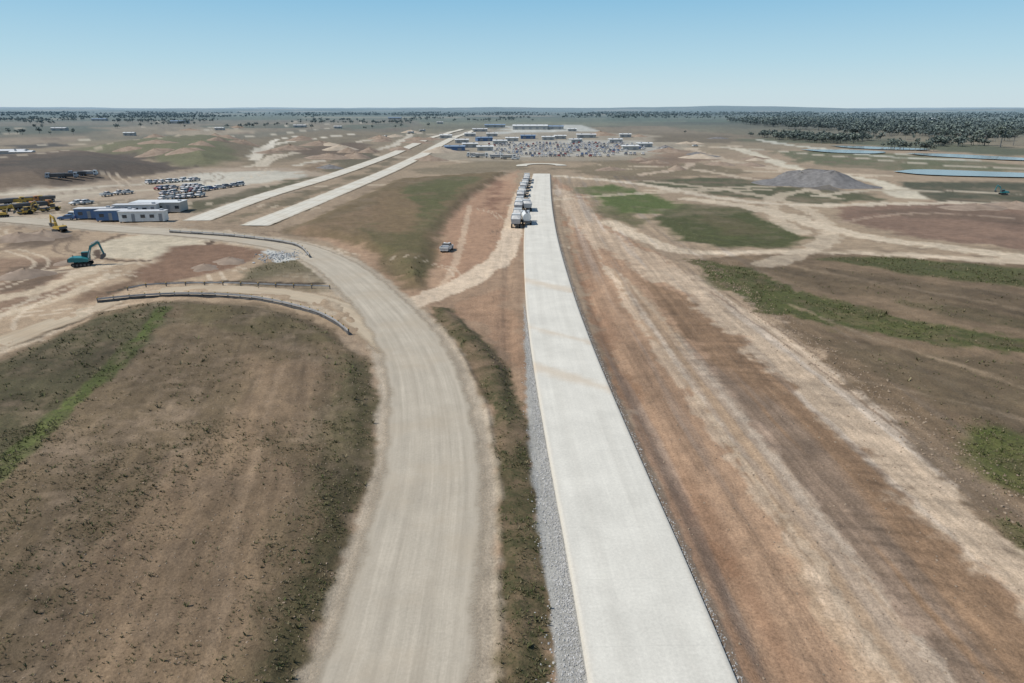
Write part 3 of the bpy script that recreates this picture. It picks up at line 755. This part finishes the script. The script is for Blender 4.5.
def hut(w,d,h,c,roof):
    b=B();b.box(0,w,-d/2,d/2,.25,h,c);b.box(-.15,w+.15,-d/2-.2,d/2+.2,h+.002,h+.14,roof)
    n=int(w/2.4)
    for i in range(n):
        x=1+i*2.4
        if i%3==1:
            b.box(x,x+.9,-d/2-.04,-d/2+.01,.27,2.3,'dwall')
        else: b.box(x,x+1.2,-d/2-.04,-d/2+.01,1.2,2.1,'glass')
        b.box(x,x+1.2,d/2-.01,d/2+.04,1.2,2.1,'glass')
    for x in(.3,w/2,w-.3):
        for y in(-d/2+.3,d/2-.3): b.box(x-.15,x+.15,y-.15,y+.15,-.1,.25,'steel')
    b.box(w-1.4,w-.6,-.4,.4,h+.14,h+.6,'silver')
    return b.mesh('portable_site_office')
def shed(w,d,h,c,roof,ridge=1.8):
    b=B();b.box(-w/2,w/2,-d/2,d/2,-.5,h,c)
    i=b.mi(roof);e=.5
    V=[b.bm.verts.new(q) for q in((-w/2-e,-d/2-e,h+.02),(w/2+e,-d/2-e,h+.02),(w/2+e,d/2+e,h+.02),(-w/2-e,d/2+e,h+.02),(-w/2-e,0,h+ridge),(w/2+e,0,h+ridge))]
    for f in((0,1,5,4),(3,4,5,2),(0,4,3),(1,2,5),(0,3,2,1)):
        q=b.bm.faces.new([V[k] for k in f]);q.material_index=i
    n=max(2,int(w/9))
    for k in range(n):
        x=-w/2+(k+.5)*w/n
        dw=min(1.8,w/n*.2);b.box(x-dw,x+dw,-d/2-.06,-d/2+.02,0,min(3,h*.65),'dwall')
        b.box(x-.6,x+.6,-d/4-.1,-d/4+.1,h+ridge*.5,h+ridge*.5+.7,'silver')
    return b.mesh('warehouse')

cars=[car(c,k) for c in('white','white','silver','white','grey','white','silver') for k in(0,1)]+[car('blue'),car('red')]
u_w=ute('white');tp=[tipper('white','silver'),tipper('yellow','yellow','steel'),tipper('orange','steel','steel'),tipper('white','conc','conc'),tipper('silver','steel','steel')]
ex_t=excavator('teal');ex_y=excavator('yellow');rl=roller('yellow');wt=water_truck('white')

putp('utility_truck',u_w,447,251,80)
putp('water_truck',wt,526,224,93,.25);putp('tipper_truck',tp[0],527,211,92,.25)
putp('excavator',ex_t,83,266,18,0,.85)
putp('excavator',ex_t,1003,195,170,0,.6);putp('excavator',ex_y,60,232,150,0,.75)
b=B()
for j in range(3):
    z=.1+j*.42
    b.box(-2.4,2.4,-1.1,1.1,z,z+.3,'conc')
    for x in(-1.6,1.6): b.box(x-.08,x+.08,-1.0,1.0,z+.3,z+.42,'steel')
stk=b.mesh('precast_panel_stack')
yy=182.0;i=0
while yy<318:
    xx=float(np.interp(yy,MAIN[:,1],MAIN[:,0]))-6.3
    if i%3==2: put('precast_panel_stack',stk,xx,yy,math.radians(88+random.uniform(-3,3)));yy+=6.5
    else: put('tipper_truck',tp[(0,3,4)[i%3]],xx+random.uniform(-.3,.3),yy+1.5,math.radians(90+random.uniform(-2,2)));yy+=10.5
    i+=1
# guardrail ------------------------------------------------------------
def guard(name,P,post=2.4,h=.8,rail='galv',skirt='black'):
    P,s=resample(catmull(P,6),post);b=B();bm=b.bm
    for k in range(len(P)):
        a=P[k];z0=hz(*a)+.05
        b.box(a[0]-.07,a[0]+.07,a[1]-.07,a[1]+.07,z0-.1,z0+h,'steel')
        b.cyl((a[0],a[1],z0+h+.05),(0,0,1),.09,.14,'yellow',6)
        if k==len(P)-1: break
        c=P[k+1];z1=hz(*c)+.05;d=(c-a)/np.linalg.norm(c-a);n=np.array([d[1],-d[0]])
        def slab(lo,hi,off,th_,m):
            i=b.mi(m);vs=[]
            for p,z in((a,z0),(c,z1)):
                for o_ in(off,off+th_):
                    for t in(lo,hi): vs.append(bm.verts.new((p[0]+n[0]*o_,p[1]+n[1]*o_,z+t)))
            for f in((0,1,5,4),(2,6,7,3),(1,3,7,5),(0,4,6,2),(0,2,3,1),(4,5,7,6)): bm.faces.new([vs[q] for q in f]).material_index=i
        slab(h*.62,h*.95,.08,.06,rail)
        if skirt: slab(-.1,h*.55*random.uniform(.8,1.05),.03,.03,skirt)
    link(bpy.data.objects.new(name,b.mesh(name)))
guard('guardrail',GP([(98,303),(140,299),(190,297),(250,300),(300,310),(330,321),(349,335)]),2.2,.85)
guard('guardrail',GP([(170,233),(230,237),(280,243),(300,248),(310,258)]),3,.8,'galv','black')
guard('guardrail',GP([(330,289),(280,287.5),(215,285.5),(150,287),(128,291)]),3,.6,'galv',None)
# depot ------------------------------------------------------------
h1=hut(12,3.2,2.9,'white','roof');h2b=hut(9.6,3.2,2.9,'blue','roof');h3=hut(14.4,6.5,3.0,'wall','white')
for px,py,a,me in((99,221,8,h2b),(122,222,6,h1),(116,215,8,h1),(136,212,4,h3),(78,219,8,h2b)):
    putp('portable_site_office',me,px,py,a)
def row(pa,pb,n,deg,pool,name='parked_car',jit=.4,miss=.1,s=1):
    a=np.array(G(*pa));c=np.array(G(*pb))
    for i in range(n):
        if random.random()<miss: continue
        p=a+(c-a)*i/(n-1)+np.array([random.uniform(-jit,jit),random.uniform(-jit,jit)])
        put(name,random.choice(pool),p[0],p[1],math.radians(deg+random.uniform(-4,4)+(180 if random.random()<.3 else 0)),None,s)
row((158,190),(200,188),9,80,cars);row((165,195),(206,191),9,80,cars);row((150,184),(196,181),8,80,cars);row((58,222),(92,214),5,10,cars)
row((165,200),(200,197),6,85,[u_w]+cars[:2]);row((212,190),(240,186),5,60,cars)
row((0,212),(42,208),4,60,[tp[1],tp[2]],'tipper_truck',1,.1,.75);row((2,206),(45,202),4,40,[tp[2],tp[1],tp[0]],'tipper_truck',1,.1,.75)
row((30,214),(50,211),3,20,[rl],'road_roller',1,.1,.8);row((8,217),(30,214),2,20,[ex_y],'excavator',1,.1,.65)
row((60,184),(88,180),4,20,[tp[0],tp[0],tp[4]],'tipper_truck',1,.1,.8)
row((70,206),(96,203),4,70,[u_w,cars[0]],'utility_truck',1,.1);row((110,196),(140,193),4,70,[u_w],'utility_truck',1,.1,.9)
# compound -----------------------------------------------------------
for r_i in range(10):
    y0=460+r_i*19
    x0=-14+random.uniform(-6,6);x1=60+r_i*4+random.uniform(0,30);x=x0
    while x<x1:
        if random.random()<.75:
            put('parked_car',random.choice(cars),x+random.uniform(-.3,.3),y0+random.uniform(-.4,.4),math.radians(90+random.uniform(-3,3)))
        x+=2.9 if random.random()<.93 else 9
sh=[shed(20,9,3.0,'wall','roof',.9),shed(15,8,2.8,'blue','broof',.8),shed(34,14,4.0,'wall','broof',1.4),shed(12,6,2.8,'wall','white',.7),shed(52,24,5,'wall','white',1.6)]
for px,py,k,a in ((455,150,1,0),(470,147,3,10),(485,150,3,5),(462,143,3,0),(484,141,1,20),(500,144,3,0),(512,141,3,0),(528,139,1,0),(548,140,3,0),(575,143,3,30),(470,137,3,0),(446,139,3,0),
    (492,137,3,0),(560,139,3,0),(586,138,0,0),(615,143,3,10),
    (530,129,4,0),(552,129,2,0),(572,131,3,0),(480,131,0,0),(495,127,2,0),(630,150,3,0),(644,147,3,10),(625,138,3,0),
    (10,157,0,10),(24,159,3,10),(60,131,0,0),(180,124,2,0),(220,131,3,0),(338,128,3,0),(130,136,3,0),(300,127,0,0),
    (395,120,2,0),(735,121,2,0),(925,121,4,0),(440,124,3,0),(100,121,2,0)):
    putp('warehouse',sh[k],px,py,a)
row((470,157),(520,160),10,0,[tp[0],u_w,tp[3]],'tipper_truck',2,.3)
row((350,146),(430,131),8,40,[tp[0],u_w],'tipper_truck',5,.3)
row((640,156),(690,147),8,30,[u_w],'utility_truck',5,.3)
# stockpiles
def pile(name,px,py,rad,h,mat):
    x0,y0=G(px,py);n=20;V=[];Fc=[]
    for i in range(9):
        for j in range(n):
            a=j/n*6.283;rr_=rad*(i/8)*(1+.25*math.sin(a*2+px)+.1*math.sin(a*5+py));x=x0+rr_*math.cos(a)*1.3;y=y0+rr_*math.sin(a)
            t=i/8;V.append((x,y,hz(x,y)-.2+h*(1-t)**.85*(1+.15*random.uniform(-1,1))))
    for i in range(8):
        for j in range(n): Fc.append((i*n+j,(i+1)*n+j,(i+1)*n+(j+1)%n,i*n+(j+1)%n))
    meshobj(name,V,Fc,mat)
ms=[ramp_mat('stockpile_soil',(.2,.15,.11),(.32,.25,.19),.3,.5),ramp_mat('stockpile_gravel',(.12,.115,.11),(.22,.21,.20),.5,.5),ramp_mat('stockpile_sand',(.34,.28,.21),(.46,.38,.29),.3,.4)]
PL=[(800,184,13,3.5,1),(832,186,12,3,1),(785,182,9,2.5,1),(355,158,8,4,0),(340,150,9,4,2),(320,146,12,4,0),(668,152,10,3,0),(700,158,9,3,2),(20,240,5,2,0),(45,237,4,2,0),(25,276,4,1.6,0),(230,262,3.5,1.2,0),(205,268,3,1.0,0),
    (440,152,10,4,2),(430,160,8,3,0),(400,150,9,3,0),(1015,207,8,2.0,0),(975,208,8,1.6,0),(610,170,6,2,0),(600,136,14,5,0),(330,168,6,2,1),(290,150,10,4,0),(75,262,3,1.0,0),
    (380,140,10,4,0),(395,137,9,3,2),(300,141,12,4,0),(640,160,6,2,0),(655,163,6,2,0),(720,165,7,2,0)]
for _ in range(26):
    PL.append((random.uniform(120,430),random.uniform(127,160),random.uniform(6,12),random.uniform(2,4),random.choice((0,0,2))))
for _ in range(12):
    PL.append((random.uniform(590,760),random.uniform(136,172),random.uniform(4,9),random.uniform(1.5,3),random.choice((0,2,1))))
for px,py,r_,h,k in PL:
    pile('soil_stockpile' if k!=1 else 'gravel_stockpile',px,py,r_,h,ms[k])
# water ---------------------------------------------------------------
mw,nt,bb=newmat('pond_water');bb.inputs['Base Color'].default_value=(.22,.23,.20,1);bb.inputs['Roughness'].default_value=.18;bb.inputs['Specular IOR Level'].default_value=.35
bump(nt,bb,noise(nt,N(nt,'ShaderNodeTexCoord').outputs['Object'],.8,4),.15,.05)
def pond(pts):
    P=catmull(GP(pts+[pts[0]]),4)[:-1];bm=bmesh.new()
    zz=max(hz(*p) for p in P)+.45
    bm.faces.new([bm.verts.new((p[0],p[1],zz)) for p in P]);bmesh.ops.recalc_face_normals(bm,faces=bm.faces)
    bm.faces.ensure_lookup_table()
    if bm.faces[0].normal.z<0: bmesh.ops.reverse_faces(bm,faces=bm.faces)
    me=bpy.data.meshes.new('pond_water');bm.to_mesh(me);bm.free();me.materials.append(mw);link(bpy.data.objects.new('pond_water',me))
pond([(893,172.5),(925,170.5),(1024,174),(1150,178),(1150,181),(1024,178.5),(930,176)])
pond([(800,150),(850,150.6),(885,152.5),(870,154.2),(830,153)])
pond([(905,154),(960,155.5),(1040,160),(1100,162),(1100,163.5),(1000,160.8),(930,157)])
pond([(830,146),(870,147),(930,149.5),(900,150.3),(850,148.3)])

# ------------------------------------------------------------------ light / sky / camera
el,az=52,-100   # sun elevation, azimuth from +Y (negative = left)
d=Vector((math.sin(math.radians(az))*math.cos(math.radians(el)),math.cos(math.radians(az))*math.cos(math.radians(el)),math.sin(math.radians(el))))
sl=bpy.data.lights.new('sun','SUN');sl.energy=4.3;sl.angle=math.radians(.53);sl.color=(1,.96,.90)
so=link(bpy.data.objects.new('sun',sl));so.rotation_euler=(-d).to_track_quat('-Z','Y').to_euler();so.location=(0,0,200)
w=bpy.data.worlds.new('World');bpy.context.scene.world=w;w.use_nodes=True;nt=w.node_tree
bg=nt.nodes['Background'];sk=nt.nodes.new('ShaderNodeTexSky');sk.sky_type='NISHITA';sk.sun_disc=False
sk.sun_elevation=math.radians(el);sk.sun_rotation=math.radians(az);sk.altitude=50;sk.air_density=1;sk.dust_density=.6;sk.ozone_density=2
tc=N(nt,'ShaderNodeTexCoord');sx=N(nt,'ShaderNodeSeparateXYZ');nt.links.new(tc.outputs['Generated'],sx.inputs[0])
cr=N(nt,'ShaderNodeValToRGB');nt.links.new(sx.outputs[2],cr.inputs[0])
def lin8(r,g,b): return tuple((c/255/12.92 if c/255<=.04045 else ((c/255+.055)/1.055)**2.4) for c in (r,g,b))+(1,)
e=cr.color_ramp.elements
e[0].position=0;e[0].color=lin8(205,222,229);e[1].position=1;e[1].color=lin8(55,98,155)
for p_,c_ in((.022,(199,222,231)),(.06,(179,215,232)),(.135,(139,196,228)),(.4,(84,136,186))):
    q=e.new(p_);q.color=lin8(*c_)
sc10=scl(nt,cr.outputs[0],mr(nt,sx.outputs[2],0,1,10.0,10.0))
fac=mr(nt,sx.outputs[2],.0,.5,.93,.4)
nt.links.new(mix(nt,fac,sk.outputs[0],sc10),bg.inputs[0]);bg.inputs[1].default_value=.1
cam=bpy.data.cameras.new('camera');co=link(bpy.data.objects.new('camera',cam));cam.sensor_width=36;cam.lens=36*F/1024
cam.clip_start=.5;cam.clip_end=60000
co.location=(0,0,H);co.rotation_euler=(math.pi/2-PIT,0,0)
sc=bpy.context.scene;sc.camera=co
sc.view_settings.view_transform='Standard';sc.view_settings.look='None';sc.view_settings.exposure=0
